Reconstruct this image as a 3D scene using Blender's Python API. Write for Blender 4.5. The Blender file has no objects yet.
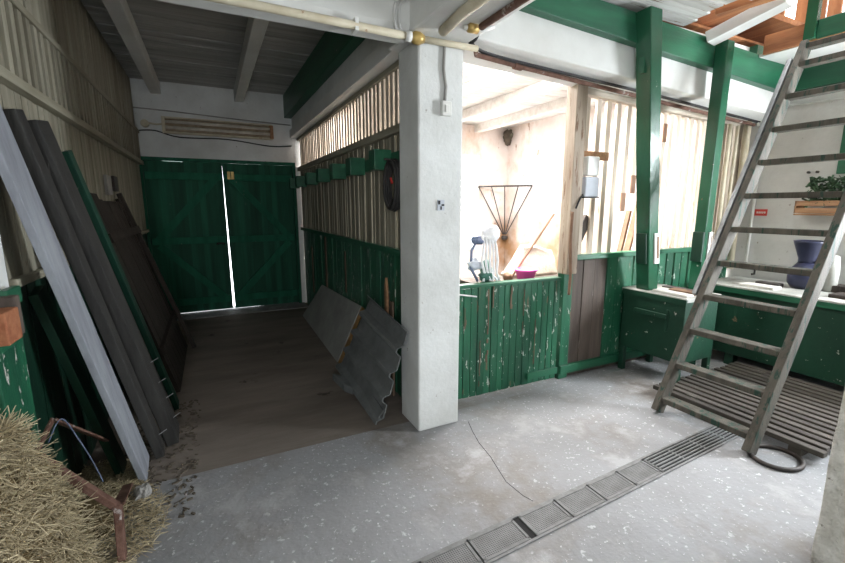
import bpy, bmesh, math, random
from mathutils import Vector, Matrix
R = random.Random(7)
V = Vector
SC = bpy.context.scene
COL = SC.collection

# ------------------------------------------------------------------ materials
def mat(name, base, dark=None, rough=.75, scale=6, stretch=(1, 1, 1), mixlo=.35, mixhi=.65, island=.0,
        chips=(), bump=.15, bscale=30, spec=.3, metallic=0):
    """base/dark mixed by a noise, then each chip layer (colour, scale, threshold, soft, stretch)"""
    m = bpy.data.materials.new(name); m.use_nodes = True
    nt = m.node_tree; N = nt.nodes; L = nt.links
    b = N['Principled BSDF']
    tc = N.new('ShaderNodeTexCoord')
    def noise(sc, st, det=5, rg=.6):
        mp = N.new('ShaderNodeMapping'); mp.inputs['Scale'].default_value = st
        L.new(tc.outputs['Object'], mp.inputs['Vector'])
        n = N.new('ShaderNodeTexNoise'); n.inputs['Scale'].default_value = sc
        n.inputs['Detail'].default_value = det; n.inputs['Roughness'].default_value = rg
        L.new(mp.outputs[0], n.inputs['Vector']); return n
    def ramp(n, lo, hi, out='Fac'):
        r = N.new('ShaderNodeMapRange'); r.inputs['From Min'].default_value = lo; r.inputs['From Max'].default_value = hi
        L.new(n.outputs[out], r.inputs['Value']); return r.outputs['Result']
    def mix(f, a, c):
        x = N.new('ShaderNodeMix'); x.data_type = 'RGBA'
        if isinstance(f, float): x.inputs[0].default_value = f
        else: L.new(f, x.inputs[0])
        for i, q in ((6, a), (7, c)):
            if isinstance(q, tuple): x.inputs[i].default_value = (*q, 1)
            else: L.new(q, x.inputs[i])
        return x.outputs[2]
    dark = dark or tuple(c * .7 for c in base)
    c = mix(ramp(noise(scale, stretch), mixlo, mixhi), base, dark)
    if island:
        g = N.new('ShaderNodeNewGeometry')
        hsv = N.new('ShaderNodeHueSaturation'); L.new(c, hsv.inputs['Color'])
        r = N.new('ShaderNodeMapRange'); r.inputs['To Min'].default_value = 1 - island; r.inputs['To Max'].default_value = 1 + island * .6
        L.new(g.outputs['Random Per Island'], r.inputs['Value']); L.new(r.outputs['Result'], hsv.inputs['Value'])
        c = hsv.outputs['Color']
    for (cc, sc, th, soft, st) in chips:
        c = mix(ramp(noise(sc, st, 6, .65), th, th + soft), c, cc)
    L.new(c, b.inputs['Base Color'])
    b.inputs['Roughness'].default_value = rough; b.inputs['Metallic'].default_value = metallic
    b.inputs['Specular IOR Level'].default_value = spec
    if bump:
        bp = N.new('ShaderNodeBump'); bp.inputs['Strength'].default_value = bump; bp.inputs['Distance'].default_value = .02
        L.new(noise(bscale, stretch).outputs['Fac'], bp.inputs['Height']); L.new(bp.outputs[0], b.inputs['Normal'])
    return m
U = (1, 1, 1)
GR = (.018, .125, .062); GRD = (.011, .075, .040)
WHITE = (.70, .71, .69)
M = {}
def green(n, st, chipc=(.45, .42, .36), th=.66, isl=.18, base=GR, dk=GRD, rough=.42, spec=.45):
    M[n] = mat(n, base, dk, rough=rough, scale=3, stretch=st, island=isl, spec=spec,
               chips=[((.16, .10, .06), 9, th + .02, .03, st), (chipc, 16, th, .02, tuple(.45 + .5 * s for s in st))], bump=.12)
green('green_z', (3, 3, .5), th=.625, chipc=(.50, .50, .45)); green('green_x', (.35, 3, 3), th=.72); green('green_y', (3, .35, 3), th=.72)
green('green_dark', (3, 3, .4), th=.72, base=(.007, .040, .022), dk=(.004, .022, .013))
green('green_gate', (4, 4, .3), th=.73, base=(.014, .128, .070), dk=(.008, .078, .043), isl=.35, rough=.6, spec=.22)
green('green_brace_lit', (3, 3, .5), th=.70, base=(.020, .155, .088), dk=(.012, .105, .058), isl=.05, rough=.65, spec=.15)  # gate green made lighter: light on ledges and braces put into the colour
green('green_board', (3, 3, .4), th=.70, base=(.010, .055, .034), dk=(.007, .034, .022), rough=.6, spec=.2)
green('green_clean', (1, 1, .5), th=.70, isl=0, base=(.013, .088, .044), dk=(.010, .066, .032), rough=.27)
green('green_box', (1, 1, 1), th=.665, isl=0, base=(.008, .048, .026), dk=(.006, .033, .018), rough=.45)
M['plaster'] = mat('plaster', (.74, .76, .75), (.60, .61, .59), scale=2.2, rough=.85, chips=[((.38, .36, .33), 16, .68, .03, U), ((.30, .27, .23), 3.2, .70, .12, U)], bump=.25, bscale=22)
M['plaster_stall'] = mat('plaster_stall', (.80, .75, .72), (.66, .57, .52), scale=1.6, rough=.85, chips=[((.48, .32, .21), 2.0, .53, .25, (1, 1, .6)), ((.30, .17, .10), 7, .63, .08, (1, 1, .5))], bump=.2, bscale=18)
M['plaster_rough'] = mat('plaster_rough', (.74, .72, .66), (.50, .48, .42), scale=12, rough=.95, chips=[((.22, .20, .16), 22, .64, .06, U)], bump=1.0, bscale=38)
M['beam_white'] = mat('beam_white', (.72, .73, .71), (.62, .62, .59), scale=2, rough=.7, chips=[((.16, .14, .12), 22, .73, .02, U)], bump=.1)
def planks(n, base, dark, st, th=.66, isl=.14, chip=(.22, .14, .08)):
    M[n] = mat(n, base, dark, rough=.7, scale=3, stretch=st, island=isl, chips=[(chip, 7, th, .05, st), ((.10, .08, .06), 16, .70, .03, st)], bump=.2)
planks('cream_z', (.36, .34, .265), (.23, .21, .155), (4, 4, .35))
planks('cream_light', (.66, .58, .48), (.46, .37, .28), (4, 4, .5), th=.62)
planks('cream_y', (.38, .36, .28), (.24, .22, .16), (4, .35, 4))
planks('cream_x', (.58, .53, .45), (.36, .30, .23), (.35, 4, 4))
planks('ceil_room', (.72, .72, .70), (.50, .48, .45), (.3, 5, 4), th=.60)
planks('ceil_x', (.50, .50, .48), (.34, .33, .31), (.3, 5, 4), th=.68)
planks('ceil_white', (.80, .77, .74), (.66, .61, .57), (.3, 4, 4), th=.70, isl=.08)
planks('post_worn', (.40, .34, .27), (.26, .20, .15), (4, 4, .5), th=.58, chip=(.17, .10, .06))
planks('brown_z', (.125, .098, .082), (.062, .048, .040), (4, 4, .3), isl=.3, chip=(.36, .33, .30))
planks('dark_z', (.042, .033, .026), (.022, .017, .014), (4, 4, .3), isl=.3, chip=(.13, .12, .10))
planks('grey_plank', (.30, .32, .35), (.20, .21, .24), (5, 5, .3), isl=.0, th=.67, chip=(.13, .08, .06))
planks('grey_dark', (.040, .039, .036), (.022, .021, .020), (5, 5, .3), isl=.1, chip=(.11, .10, .09))
planks('ladder_wood', (.105, .094, .076), (.052, .046, .037), (4, 4, .6), isl=.0, th=.55, chip=(.018, .046, .034))
planks('pallet_wood', (.105, .092, .078), (.055, .047, .040), (5, .3, 5), isl=.2, chip=(.30, .28, .25))
planks('orange_wood', (.46, .22, .10), (.26, .105, .045), (2, 2, .5), isl=.25, chip=(.12, .05, .03))
planks('orange_x', (.50, .23, .10), (.25, .10, .045), (3, .4, 3), isl=.2, chip=(.12, .05, .03))
M['slat_brown'] = mat('slat_brown', (.25, .15, .095), (.15, .085, .055), rough=.8)
M['bare_wood'] = mat('bare_wood', (.21, .145, .10), (.10, .07, .05), scale=12, stretch=(3, 3, .5), rough=.85)
M['slate'] = mat('slate', (.20, .212, .212), (.13, .14, .14), scale=5, rough=.7, chips=[((.26, .26, .25), 20, .68, .03, U)], bump=.2)
M['slate_light'] = mat('slate_light', (.36, .37, .35), (.27, .275, .26), scale=4, rough=.8, chips=[((.28, .27, .25), 9, .68, .1, U)], bump=.2)
M['foam'] = mat('foam', (.46, .27, .10), (.30, .17, .07), scale=20, rough=.9, bump=.6)
M['rust'] = mat('rust', (.18, .10, .075), (.10, .05, .035), scale=14, rough=.85, chips=[((.36, .32, .30), 10, .63, .05, U)], bump=.4)
M['iron'] = mat('iron', (.075, .07, .068), (.045, .035, .03), scale=12, rough=.55, metallic=.3)
M['steel'] = mat('steel', (.34, .35, .36), (.24, .24, .24), scale=14, rough=.45, metallic=.5)
M['pipe_cream'] = mat('pipe_cream', (.62, .57, .44), (.48, .42, .30), scale=7, rough=.55, chips=[((.30, .17, .09), 12, .66, .06, U)], bump=.1)
M['brass'] = mat('brass', (.56, .40, .14), (.40, .27, .10), rough=.4, metallic=.4)
M['cable_black'] = mat('cable_black', (.03, .03, .032), rough=.5, bump=0)
M['cable_grey'] = mat('cable_grey', (.34, .33, .31), rough=.6, bump=0)
M['cable_white'] = mat('cable_white', (.62, .62, .60), rough=.6, bump=0)
M['plastic_white'] = mat('plastic_white', (.74, .74, .71), (.66, .66, .62), rough=.4, bump=0)
M['grey_box'] = mat('grey_box', (.52, .56, .62), (.44, .47, .52), rough=.5, bump=0)
M['lamp_inner'] = mat('lamp_inner', (.44, .36, .26), (.30, .22, .14), rough=.5, scale=12)
M['tube_glass'] = mat('tube_glass', (.74, .70, .60), rough=.25, bump=0)
M['rubber'] = mat('rubber', (.038, .036, .034), (.02, .02, .02), rough=.6)
M['pink'] = mat('pink', (.86, .16, .55), (.78, .12, .48), rough=.4, bump=0)
M['red'] = mat('red', (.55, .05, .04), rough=.5, bump=0)
M['sack'] = mat('sack', (.60, .54, .46), (.44, .38, .31), rough=.85, scale=8, bump=.4)
M['cloth_white'] = mat('cloth_white', (.80, .80, .80), (.66, .67, .70), rough=.8, scale=20, bump=.3)
M['cloth_blue'] = mat('cloth_blue', (.16, .20, .30), (.09, .11, .17), rough=.8, scale=20, bump=.3)
M['cloth_green'] = mat('cloth_green', (.05, .14, .11), (.03, .08, .06), rough=.8, scale=20, bump=.3)
M['blue_plastic'] = mat('blue_plastic', (.028, .031, .062), (.02, .022, .042), rough=.3, scale=5, bump=.05)
M['paper'] = mat('paper', (.66, .64, .60), (.56, .54, .50), rough=.8, bump=0)
M['crate_wood'] = mat('crate_wood', (.42, .24, .13), (.28, .15, .08), rough=.8, scale=8, stretch=(4, .4, 4))
M['leaf'] = mat('leaf', (.06, .12, .055), (.03, .055, .03), rough=.7, scale=30, island=.5)
M['brick'] = mat('brick', (.40, .17, .085), (.28, .10, .05), rough=.9, scale=20, chips=[((.5, .38, .28), 30, .66, .05, U)], bump=.5)
M['straw'] = mat('straw', (.56, .48, .32), (.40, .33, .20), rough=.7, scale=9, island=.45, bump=0)
M['straw_dark'] = mat('straw_dark', (.17, .125, .06), (.09, .062, .03), rough=.95, scale=16, bump=.8)
M['debris'] = mat('debris', (.13, .11, .085), (.08, .066, .05), rough=.95, scale=30, bump=.6)
M['black_void'] = mat('black_void', (.022, .022, .022), rough=.9)
M['lid_pale'] = mat('lid_pale', (.42, .42, .39), (.28, .28, .25), scale=5, rough=.6, chips=[((.12, .11, .09), 9, .62, .06, U)])
M['plaster_end'] = mat('plaster_end', (.60, .60, .58), (.48, .475, .455), scale=2, rough=.85, chips=[((.30, .28, .24), 12, .68, .04, U)], bump=.2, bscale=20)
M['nest'] = mat('nest', (.10, .08, .06), rough=.95, bump=.8)

def corner_stain():
    m = M['plaster_stall']; nt = m.node_tree; N = nt.nodes; L = nt.links; b = N['Principled BSDF']
    src = b.inputs['Base Color'].links[0].from_socket; tc = N.new('ShaderNodeTexCoord')
    n = N.new('ShaderNodeTexNoise'); n.inputs['Scale'].default_value = 3.5; n.inputs['Detail'].default_value = 6; L.new(tc.outputs['Object'], n.inputs['Vector'])
    def patch(c, st, r0, r1, src, col):
        mp = N.new('ShaderNodeMapping'); mp.inputs['Location'].default_value = tuple(-a * b_ for a, b_ in zip(c, st)); mp.inputs['Scale'].default_value = st
        L.new(tc.outputs['Object'], mp.inputs[0])
        d = N.new('ShaderNodeVectorMath'); d.operation = 'LENGTH'; L.new(mp.outputs[0], d.inputs[0])
        a = N.new('ShaderNodeMath'); a.operation = 'MULTIPLY_ADD'; a.inputs[1].default_value = 1.4; L.new(n.outputs['Fac'], a.inputs[0]); L.new(d.outputs['Value'], a.inputs[2])
        r = N.new('ShaderNodeMapRange'); r.inputs['From Min'].default_value = r1 + .7; r.inputs['From Max'].default_value = r0 + .7; L.new(a.outputs[0], r.inputs['Value'])
        x = N.new('ShaderNodeMix'); x.data_type = 'RGBA'; L.new(r.outputs['Result'], x.inputs[0]); L.new(src, x.inputs[6]); x.inputs[7].default_value = (*col, 1); return x.outputs[2]
    src = patch((5.4, 7.1, .75), (1.5, 1.0, 1.0), .15, .85, src, (.30, .17, .085))
    src = patch((5.4, 5.6, .7), (1, .7, .9), .1, .9, src, (.42, .27, .16))
    L.new(src, b.inputs['Base Color'])
corner_stain()
def floor_mat():
    m = mat('concrete', (.285, .290, .300), (.225, .226, .228), scale=1.6, rough=.75, mixlo=.3, mixhi=.7,
            chips=[((.44, .45, .46), 24, .615, .03, U), ((.56, .57, .58), 52, .635, .03, U), ((.185, .165, .145), 1.3, .50, .16, U), ((.33, .33, .335), 2.6, .56, .1, U), ((.10, .085, .07), 26, .715, .03, U)], bump=.35, bscale=26, spec=.35)
    return m
M['concrete'] = floor_mat()
M['dirt_floor'] = mat('dirt_floor', (.22, .188, .16), (.145, .122, .102), scale=2.2, rough=.85, stretch=(.5, 2, 1),
                      chips=[((.22, .19, .165), 14, .63, .1, (.4, 2, 1)), ((.06, .05, .04), 3.5, .66, .06, U)], bump=.35, bscale=24)
M['drain_rim'] = mat('drain_rim', (.22, .22, .22), (.15, .15, .145), scale=16, rough=.7)
def perforated():
    m = mat('grate_plate', (.22, .22, .22), (.15, .15, .145), scale=10, rough=.65, metallic=.1, bump=0)
    nt = m.node_tree; N = nt.nodes; L = nt.links; b = N['Principled BSDF']
    src = b.inputs['Base Color'].links[0].from_socket
    tc = N.new('ShaderNodeTexCoord'); mp = N.new('ShaderNodeMapping'); mp.inputs['Scale'].default_value = (95, 95, 0)
    L.new(tc.outputs['Object'], mp.inputs[0])
    f = N.new('ShaderNodeVectorMath'); f.operation = 'FRACTION'; L.new(mp.outputs[0], f.inputs[0])
    s = N.new('ShaderNodeVectorMath'); s.operation = 'DISTANCE'; s.inputs[1].default_value = (.5, .5, 0); L.new(f.outputs[0], s.inputs[0])
    r = N.new('ShaderNodeMapRange'); r.inputs['From Min'].default_value = .30; r.inputs['From Max'].default_value = .36
    L.new(s.outputs['Value'], r.inputs['Value'])
    x = N.new('ShaderNodeMix'); x.data_type = 'RGBA'; x.inputs[6].default_value = (.05, .05, .05, 1)
    L.new(r.outputs['Result'], x.inputs[0]); L.new(src, x.inputs[7]); L.new(x.outputs[2], b.inputs['Base Color'])
    return m
M['grate_plate'] = perforated()

# ------------------------------------------------------------------ mesh builder
class MB:
    def __init__(s): s.bm = bmesh.new()
    def hexa(s, c):            # 8 corners: bottom 4 ccw, top 4 ccw
        v = [s.bm.verts.new(p) for p in c]
        for f in ((3, 2, 1, 0), (4, 5, 6, 7), (0, 1, 5, 4), (1, 2, 6, 5), (2, 3, 7, 6), (3, 0, 4, 7)):
            s.bm.faces.new([v[i] for i in f])
        return s
    def box(s, x0, y0, z0, x1, y1, z1):
        return s.hexa([(x0, y0, z0), (x1, y0, z0), (x1, y1, z0), (x0, y1, z0), (x0, y0, z1), (x1, y0, z1), (x1, y1, z1), (x0, y1, z1)])
    def bar(s, p, q, w, h, up=(0, 0, 1)):     # p->q, w across, h along up-ish
        p, q = V(p), V(q); d = (q - p).normalized(); up = V(up)
        a = d.cross(up)
        if a.length < 1e-4: a = d.cross(V((1, 0, 0)))
        a.normalize(); b = a.cross(d).normalized(); a = a * w / 2; b = b * h / 2
        return s.hexa([p - a - b, p + a - b, p + a + b, p - a + b, q - a - b, q + a - b, q + a + b, q - a + b])
    def tube(s, pts, r, n=8, closed=False, cap=True):
        pts = [V(p) for p in pts]; k = len(pts); rings = []; ref = None
        for i, p in enumerate(pts):
            if closed: d = pts[(i + 1) % k] - pts[i - 1]
            else: d = pts[min(i + 1, k - 1)] - pts[max(i - 1, 0)]
            d.normalize()
            if ref is None: ref = d.orthogonal().normalized()
            ref = (ref - d * ref.dot(d)).normalized(); b = d.cross(ref)
            rr = r(i / (k - 1)) if callable(r) else r
            rings.append([s.bm.verts.new(p + (ref * math.cos(t) + b * math.sin(t)) * rr) for t in [2 * math.pi * j / n for j in range(n)]])
        for i in range(k if closed else k - 1):
            A, B = rings[i], rings[(i + 1) % k]
            for j in range(n): s.bm.faces.new([A[j], A[(j + 1) % n], B[(j + 1) % n], B[j]])
        if cap and not closed:
            s.bm.faces.new(rings[0][::-1]); s.bm.faces.new(rings[-1])
        return s
    def cyl(s, p, q, r, n=14): return s.tube([p, q], r, n)
    def lathe(s, prof, c, n=24):
        rings = []
        for (r, z) in prof:
            rings.append([s.bm.verts.new((c[0] + r * math.cos(2 * math.pi * j / n), c[1] + r * math.sin(2 * math.pi * j / n), c[2] + z)) for j in range(n)])
        for A, B in zip(rings, rings[1:]):
            for j in range(n): s.bm.faces.new([A[j], A[(j + 1) % n], B[(j + 1) % n], B[j]])
        s.bm.faces.new(rings[0][::-1]); s.bm.faces.new(rings[-1])
        return s
    def prism(s, poly, d):     # poly list of 3d points, extruded by d
        d = V(d); a = [s.bm.verts.new(V(p)) for p in poly]; b = [s.bm.verts.new(V(p) + d) for p in poly]; n = len(a)
        s.bm.faces.new(a[::-1]); s.bm.faces.new(b)
        for i in range(n): s.bm.faces.new([a[i], a[(i + 1) % n], b[(i + 1) % n], b[i]])
        return s
    def blob(s, c, r, seed=0, amp=.2, sub=3, fr=3.):
        from mathutils import noise
        t = bmesh.ops.create_icosphere(s.bm, subdivisions=sub, radius=1)
        for v in t['verts']:
            k = 1 + amp * noise.noise(v.co * fr * .5 + V((seed * 7.3, seed, 0))) + amp * .5 * noise.noise(v.co * fr + V((0, seed * 3.1, 0)))
            v.co = V((v.co.x * r[0] * k + c[0], v.co.y * r[1] * k + c[1], v.co.z * r[2] * k + c[2]))
        return s
    def build(s, name, m, parent=None, bevel=0, smooth=False):
        bmesh.ops.recalc_face_normals(s.bm, faces=s.bm.faces)
        root = parent
        while root and root.parent: root = root.parent
        vs = s.bm.verts
        if root: o0 = V(root['_loc'])
        else:
            xs = [v.co.x for v in vs]; ys = [v.co.y for v in vs]; zs = [v.co.z for v in vs]
            o0 = V(((min(xs) + max(xs)) / 2, (min(ys) + max(ys)) / 2, min(zs)))
        for v in vs: v.co -= o0
        me = bpy.data.meshes.new(name); s.bm.to_mesh(me); s.bm.free()
        me.materials.append(M[m] if isinstance(m, str) else m)
        if smooth:
            for p in me.polygons: p.use_smooth = True
        o = bpy.data.objects.new(name, me); COL.objects.link(o)
        if parent: o.parent = parent
        else: o.location = o0; o['_loc'] = tuple(o0)
        if bevel:
            b = o.modifiers.new('bevel', 'BEVEL'); b.width = bevel; b.segments = 2; b.limit_method = 'ANGLE'
        return o
def thing(name, label, cat, loc, group=None, kind=None):
    o = bpy.data.objects.new(name, None); COL.objects.link(o); o.location = loc; o['_loc'] = tuple(loc); o.empty_display_size = .1
    return tag(o, label, cat, group, kind)
def tag(o, label, cat, group=None, kind=None):
    o['label'] = label; o['category'] = cat
    if group: o['group'] = group
    if kind: o['kind'] = kind
    return o
def struct(o, label=None):
    o['kind'] = 'structure'
    if label: o['label'] = label
    return o
def sroot(name, loc=(0, 0, 0)):
    o = bpy.data.objects.new(name, None); COL.objects.link(o); o.location = loc; o['_loc'] = tuple(loc); o['kind'] = 'structure'
    return o
def B(x0, y0, z0, x1, y1, z1): return MB().box(x0, y0, z0, x1, y1, z1)
def vplanks(axis, a0, a1, c, t, z0, z1, w, jit=.006, gap=.003, zj=0., r=None):
    """vertical boards side by side along axis ('x' or 'y') at coordinate c, thickness t (towards +)"""
    m = MB(); a = a0; r = r or R
    while a < a1 - .005:
        ww = min(w * r.uniform(.92, 1.08), a1 - a); j = r.uniform(-jit, jit); zt = z1 - r.uniform(0, zj)
        if axis == 'x': m.box(a, c + j, z0, a + ww - gap, c + t + j, zt)
        else: m.box(c + j, a, z0, c + t + j, a + ww - gap, zt)
        a += ww
    return m
def slats(axis, a0, a1, c, t, z0, z1, w, pitch, skip=(), r=None):
    m = MB(); i = 0; a = a0; r = r or R
    while a < a1 - w:
        j = r.uniform(-.008, .008)
        if i not in skip:
            if axis == 'x': m.box(a + j, c, z0, a + w + j, c + t, z1)
            else: m.box(c, a + j, z0, c + t, a + w + j, z1)
        a += pitch; i += 1
    return m

# ------------------------------------------------------------------ shell
struct(MB().box(-1.1, -3.2, -.12, 5.6, 2.70, 0).build('floor', 'concrete'))
struct(MB().box(-1.1, 2.70, -.12, 1.40, 7.3, 0).build('floor', 'dirt_floor'))
struct(MB().box(1.40, 2.70, -.12, 5.6, 7.3, -.002).build('floor', 'concrete'))
# ceiling of corridor and stall: boards running along X
def cboards(y0, y1, x0, x1, z, t, w, jit, mname, name):
    m = MB(); y = y0
    while y < y1 - .01:
        ww = min(w, y1 - y); j = R.uniform(0, jit); m.box(x0, y, z + j, x1, y + ww - .006, z + t + j); y += ww
    return struct(m.build(name, mname))
cboards(2.55, 7.1, -.95, 1.5, 3.26, .03, .125, .012, 'ceil_x', 'ceiling')
cboards(2.75, 7.1, 1.5, 5.5, 3.11, .03, .15, .006, 'ceil_white', 'ceiling')
struct(MB().box(-1.1, 2.4, 3.31, 5.7, 7.4, 3.36).build('roof', 'orange_x'))
# main room ceiling, boards along X, ends broken at the hatch
m = MB(); y = -3.1
while y < 2.5:
    x1 = 3.70 + R.uniform(-.12, .22)
    if y > .1: m.box(-1.0, y, 3.09 + R.uniform(0, .012), x1, y + .118, 3.12)
    else: m.box(-1.0, y, 3.09, 5.6, y + .135, 3.12)
    y += .125
struct(m.build('ceiling', 'ceil_room'))

# back wall (gate wall) with gate opening x -.82..1.25, z 0..2.26, and a stall window opening
bw = sroot('wall_back')
m = MB()
m.box(-1.1, 7.10, 0, -.82, 7.28, 3.3).box(-.82, 7.10, 2.27, 1.26, 7.28, 3.3).box(1.26, 7.10, 0, 1.46, 7.28, 3.3)
m.build('plaster_face', 'plaster', bw)
m = MB(); m.box(1.46, 7.10, 0, 3.95, 7.28, 3.3).box(4.74, 7.10, 0, 5.6, 7.28, 3.3).box(3.95, 7.10, 2.56, 4.74, 7.28, 3.3).box(3.95, 7.10, 0, 4.74, 7.28, .75)
m.build('stall_face', 'plaster_stall', bw)
w1 = sroot('window_1', (4.35, 7.15, .75))
m = MB(); m.box(3.95, 7.09, .75, 4.0, 7.2, 2.56).box(4.69, 7.09, .75, 4.74, 7.2, 2.56).box(4.0, 7.09, 2.51, 4.69, 7.2, 2.56).box(4.0, 7.09, .75, 4.69, 7.2, .80).box(4.33, 7.12, .80, 4.36, 7.16, 2.51)
m.build('window_frame', 'plastic_white', w1)
g = bpy.data.materials.new('window_glass'); g.use_nodes = True
pb = g.node_tree.nodes['Principled BSDF']; pb.inputs['Transmission Weight'].default_value = 1; pb.inputs['Roughness'].default_value = .05; pb.inputs['IOR'].default_value = 1.05
B(4.0, 7.135, .80, 4.69, 7.14, 2.51).build('window_pane', g, w1)
# left wall
lw = sroot('wall_left')
rl = random.Random(3)
B(-1.1, -3.2, 0, -.84, 7.1, 3.3).build('backing', 'black_void', lw)
vplanks('y', 2.46, 7.08, -.838, .018, 1.27, 2.16, .085, .004, .006, r=rl).build('plank_panel', 'cream_z', lw)
vplanks('y', 2.46, 7.08, -.838, .018, 2.16, 3.26, .115, .004, .005, r=rl).build('upper_plank_panel', 'cream_z', lw)
vplanks('y', 2.46, 7.08, -.838, .018, 0, 1.25, .09, .003, .005, r=rl).build('wainscot', 'green_dark', lw)  # darker than the right wainscot: shade behind the leaning boards put into the colour
slats('y', 1.9, 7.05, -.815, .028, 2.2, 2.58, .052, .108, r=rl).build('slats', 'cream_z', lw)
m = MB(); m.box(-.83, 1.9, 2.155, -.765, 7.09, 2.205).box(-.83, 1.9, 2.57, -.775, 7.09, 2.61).box(-.835, 2.46, 1.24, -.79, 7.09, 1.28)
m.build('rails', 'cream_y', lw, bevel=.004)
vplanks('y', -3.2, 2.46, -.838, .018, 0, 3.1, .12, .003, .005, r=rl).build('near_plank_panel', 'cream_z', lw)
# jamb post at the left edge: green below, white above
jp = sroot('trim_1', (-.79, 2.42, 0))
B(-.838, 2.10, 0, -.775, 2.37, 1.25).build('green_post', 'green_z', jp, bevel=.006)
B(-.836, 2.25, 1.25, -.80, 2.40, 3.1).build('white_post', 'plaster', jp, bevel=.006)
# right wall of the corridor
rw = sroot('wall_right')
rr = random.Random(5)
vplanks('y', 2.86, 7.08, 1.335, .03, .0, 1.22, .088, .004, .005, r=rr).build('wainscot', 'green_z', rw)
vplanks('y', 2.86, 7.08, 1.330, .022, 1.25, 2.15, .062, .010, .006, r=rr).build('plank_panel', 'cream_z', rw)
slats('y', 2.80, 7.05, 1.325, .028, 2.19, 2.63, .055, .098, r=rr).build('slats', 'cream_light', rw)
m = MB(); m.box(1.29, 2.80, 2.14, 1.36, 7.09, 2.20).box(1.30, 2.8, 2.60, 1.37, 7.09, 2.64)
m.build('rails', 'cream_y', rw, bevel=.004)
B(1.295, 2.86, 1.215, 1.37, 7.09, 1.262).build('wainscot_rail', 'green_y', rw, bevel=.004)
m = MB(); m.box(1.327, 6.42, .30, 1.334, 6.48, 1.0).box(1.327, 5.55, .0, 1.334, 5.63, 1.21).box(1.327, 4.65, .62, 1.334, 4.69, 1.1).box(1.327, 3.34, .1, 1.334, 3.38, .85)
m.build('bare_patches', 'bare_wood', rw)
# end wall behind the ladder (and end of stall)
ew = sroot('wall_end')
B(5.40, -3.2, 0, 5.6, 2.9, 3.1).build('plaster_face', 'plaster_end', ew)
B(5.40, 2.9, 0, 5.6, 7.1, 3.3).build('stall_face', 'plaster_stall', ew)
struct(B(-1.1, -3.4, 0, 5.6, -3.2, 3.3).build('wall_near', 'plaster'))
# rough pillar at the right edge
m = MB()
from mathutils import noise
def rough_block(x0, y0, x1, y1, z1, n=44):
    m = MB(); bm = m.bm
    bmesh.ops.create_cube(bm, size=1)
    bmesh.ops.subdivide_edges(bm, edges=bm.edges[:], cuts=n, use_grid_fill=True)
    for v in bm.verts:
        p = V((x0 + (v.co.x + .5) * (x1 - x0), y0 + (v.co.y + .5) * (y1 - y0), (v.co.z + .5) * z1))
        k = noise.noise(p * 9) * .012 + noise.noise(p * 26) * .010
        cen = V(((x0 + x1) / 2, (y0 + y1) / 2, p.z)); d = (p - cen); d.z = 0
        if d.length > .01: p += d.normalized() * k
        if p.z < .01: p.z = 0
        v.co = p
    return m
struct(rough_block(2.33, .05, 2.85, .72, 3.09).build('pillar', 'plaster_rough', smooth=True))
# column
struct(B(1.22, 2.53, 0, 1.55, 2.84, 2.62).build('column', 'plaster', bevel=.012))
# beams
struct(B(1.15, -3.2, 2.62, 1.56, 2.86, 3.09).build('beam', 'beam_white', bevel=.015))          # long beam to the viewer
m = MB(); m.prism([(-.84, 2.50, 2.66), (-.84, 2.53, 2.59), (-.84, 2.63, 2.59), (-.84, 2.63, 3.29), (-.84, 2.50, 3.09)], (2.0, 0, 0))
struct(m.build('beam', 'beam_white', bevel=.008))
def slopebeam(x0, x1, y0, y1, za0, za1, zb0, zb1, name, mt, bev=.008):
    m = MB().hexa([(x0, y0, za0), (x1, y0, zb0), (x1, y1, zb0), (x0, y1, za0), (x0, y0, za1), (x1, y0, zb1), (x1, y1, zb1), (x0, y1, za1)])
    return struct(m.build(name, mt, bevel=bev))
m = MB().hexa([(1.55, 2.53, 2.68), (5.4, 2.53, 2.52), (5.4, 2.84, 2.47), (1.55, 2.84, 2.63), (1.55, 2.53, 3.09), (5.4, 2.53, 3.09), (5.4, 2.84, 3.13), (1.55, 2.84, 3.13)])
struct(m.build('beam', 'beam_white', bevel=.01))
slopebeam(1.95, 5.36, 2.455, 2.53, 2.90, 3.09, 2.73, 2.985, 'trim_2', 'green_x', .004)   # green fascia
m = MB(); m.box(1.95, 2.45, 2.99, 5.36, 2.456, 3.0)
slopebeam(4.72, 5.36, 2.46, 2.53, 2.97, 3.09, 2.97, 3.09, 'trim_2', 'green_x', .004)
struct(B(5.34, -1, 2.735, 5.40, 2.455, 2.975).build('trim_3', 'green_y', bevel=.004))      # green fascia along the end wall
# lintel over the corridor screen
struct(MB().box(1.20, 2.80, 2.64, 1.50, 7.1, 2.76).build('beam', 'beam_white', bevel=.006))
struct(MB().box(1.24, 2.80, 2.76, 1.50, 7.1, 3.26).build('beam', 'plaster', bevel=.004))
struct(MB().box(1.13, 2.63, 2.93, 1.238, 7.1, 3.26).build('beam', 'green_y', bevel=.008))
for x in (-.60, .44): struct(MB().box(x, 2.63, 3.10, x + .12, 7.1, 3.26).build('joist', 'beam_white', bevel=.006))
for x in (2.2, 2.98, 3.76, 4.6): struct(MB().box(x, 2.85, 2.97, x + .13, 7.1, 3.11).build('joist', 'ceil_white', bevel=.006))
# loft floor remnant along the end wall
lf = sroot('trim_4', (5.0, 1.0, 2.98))
B(4.74, -1, 2.975, 5.36, 2.45, 3.0).build('soffit', 'beam_white', lf)
B(4.70, -1, 2.98, 4.74, 2.40, 3.14).build('edge_board', 'orange_x', lf)
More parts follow.
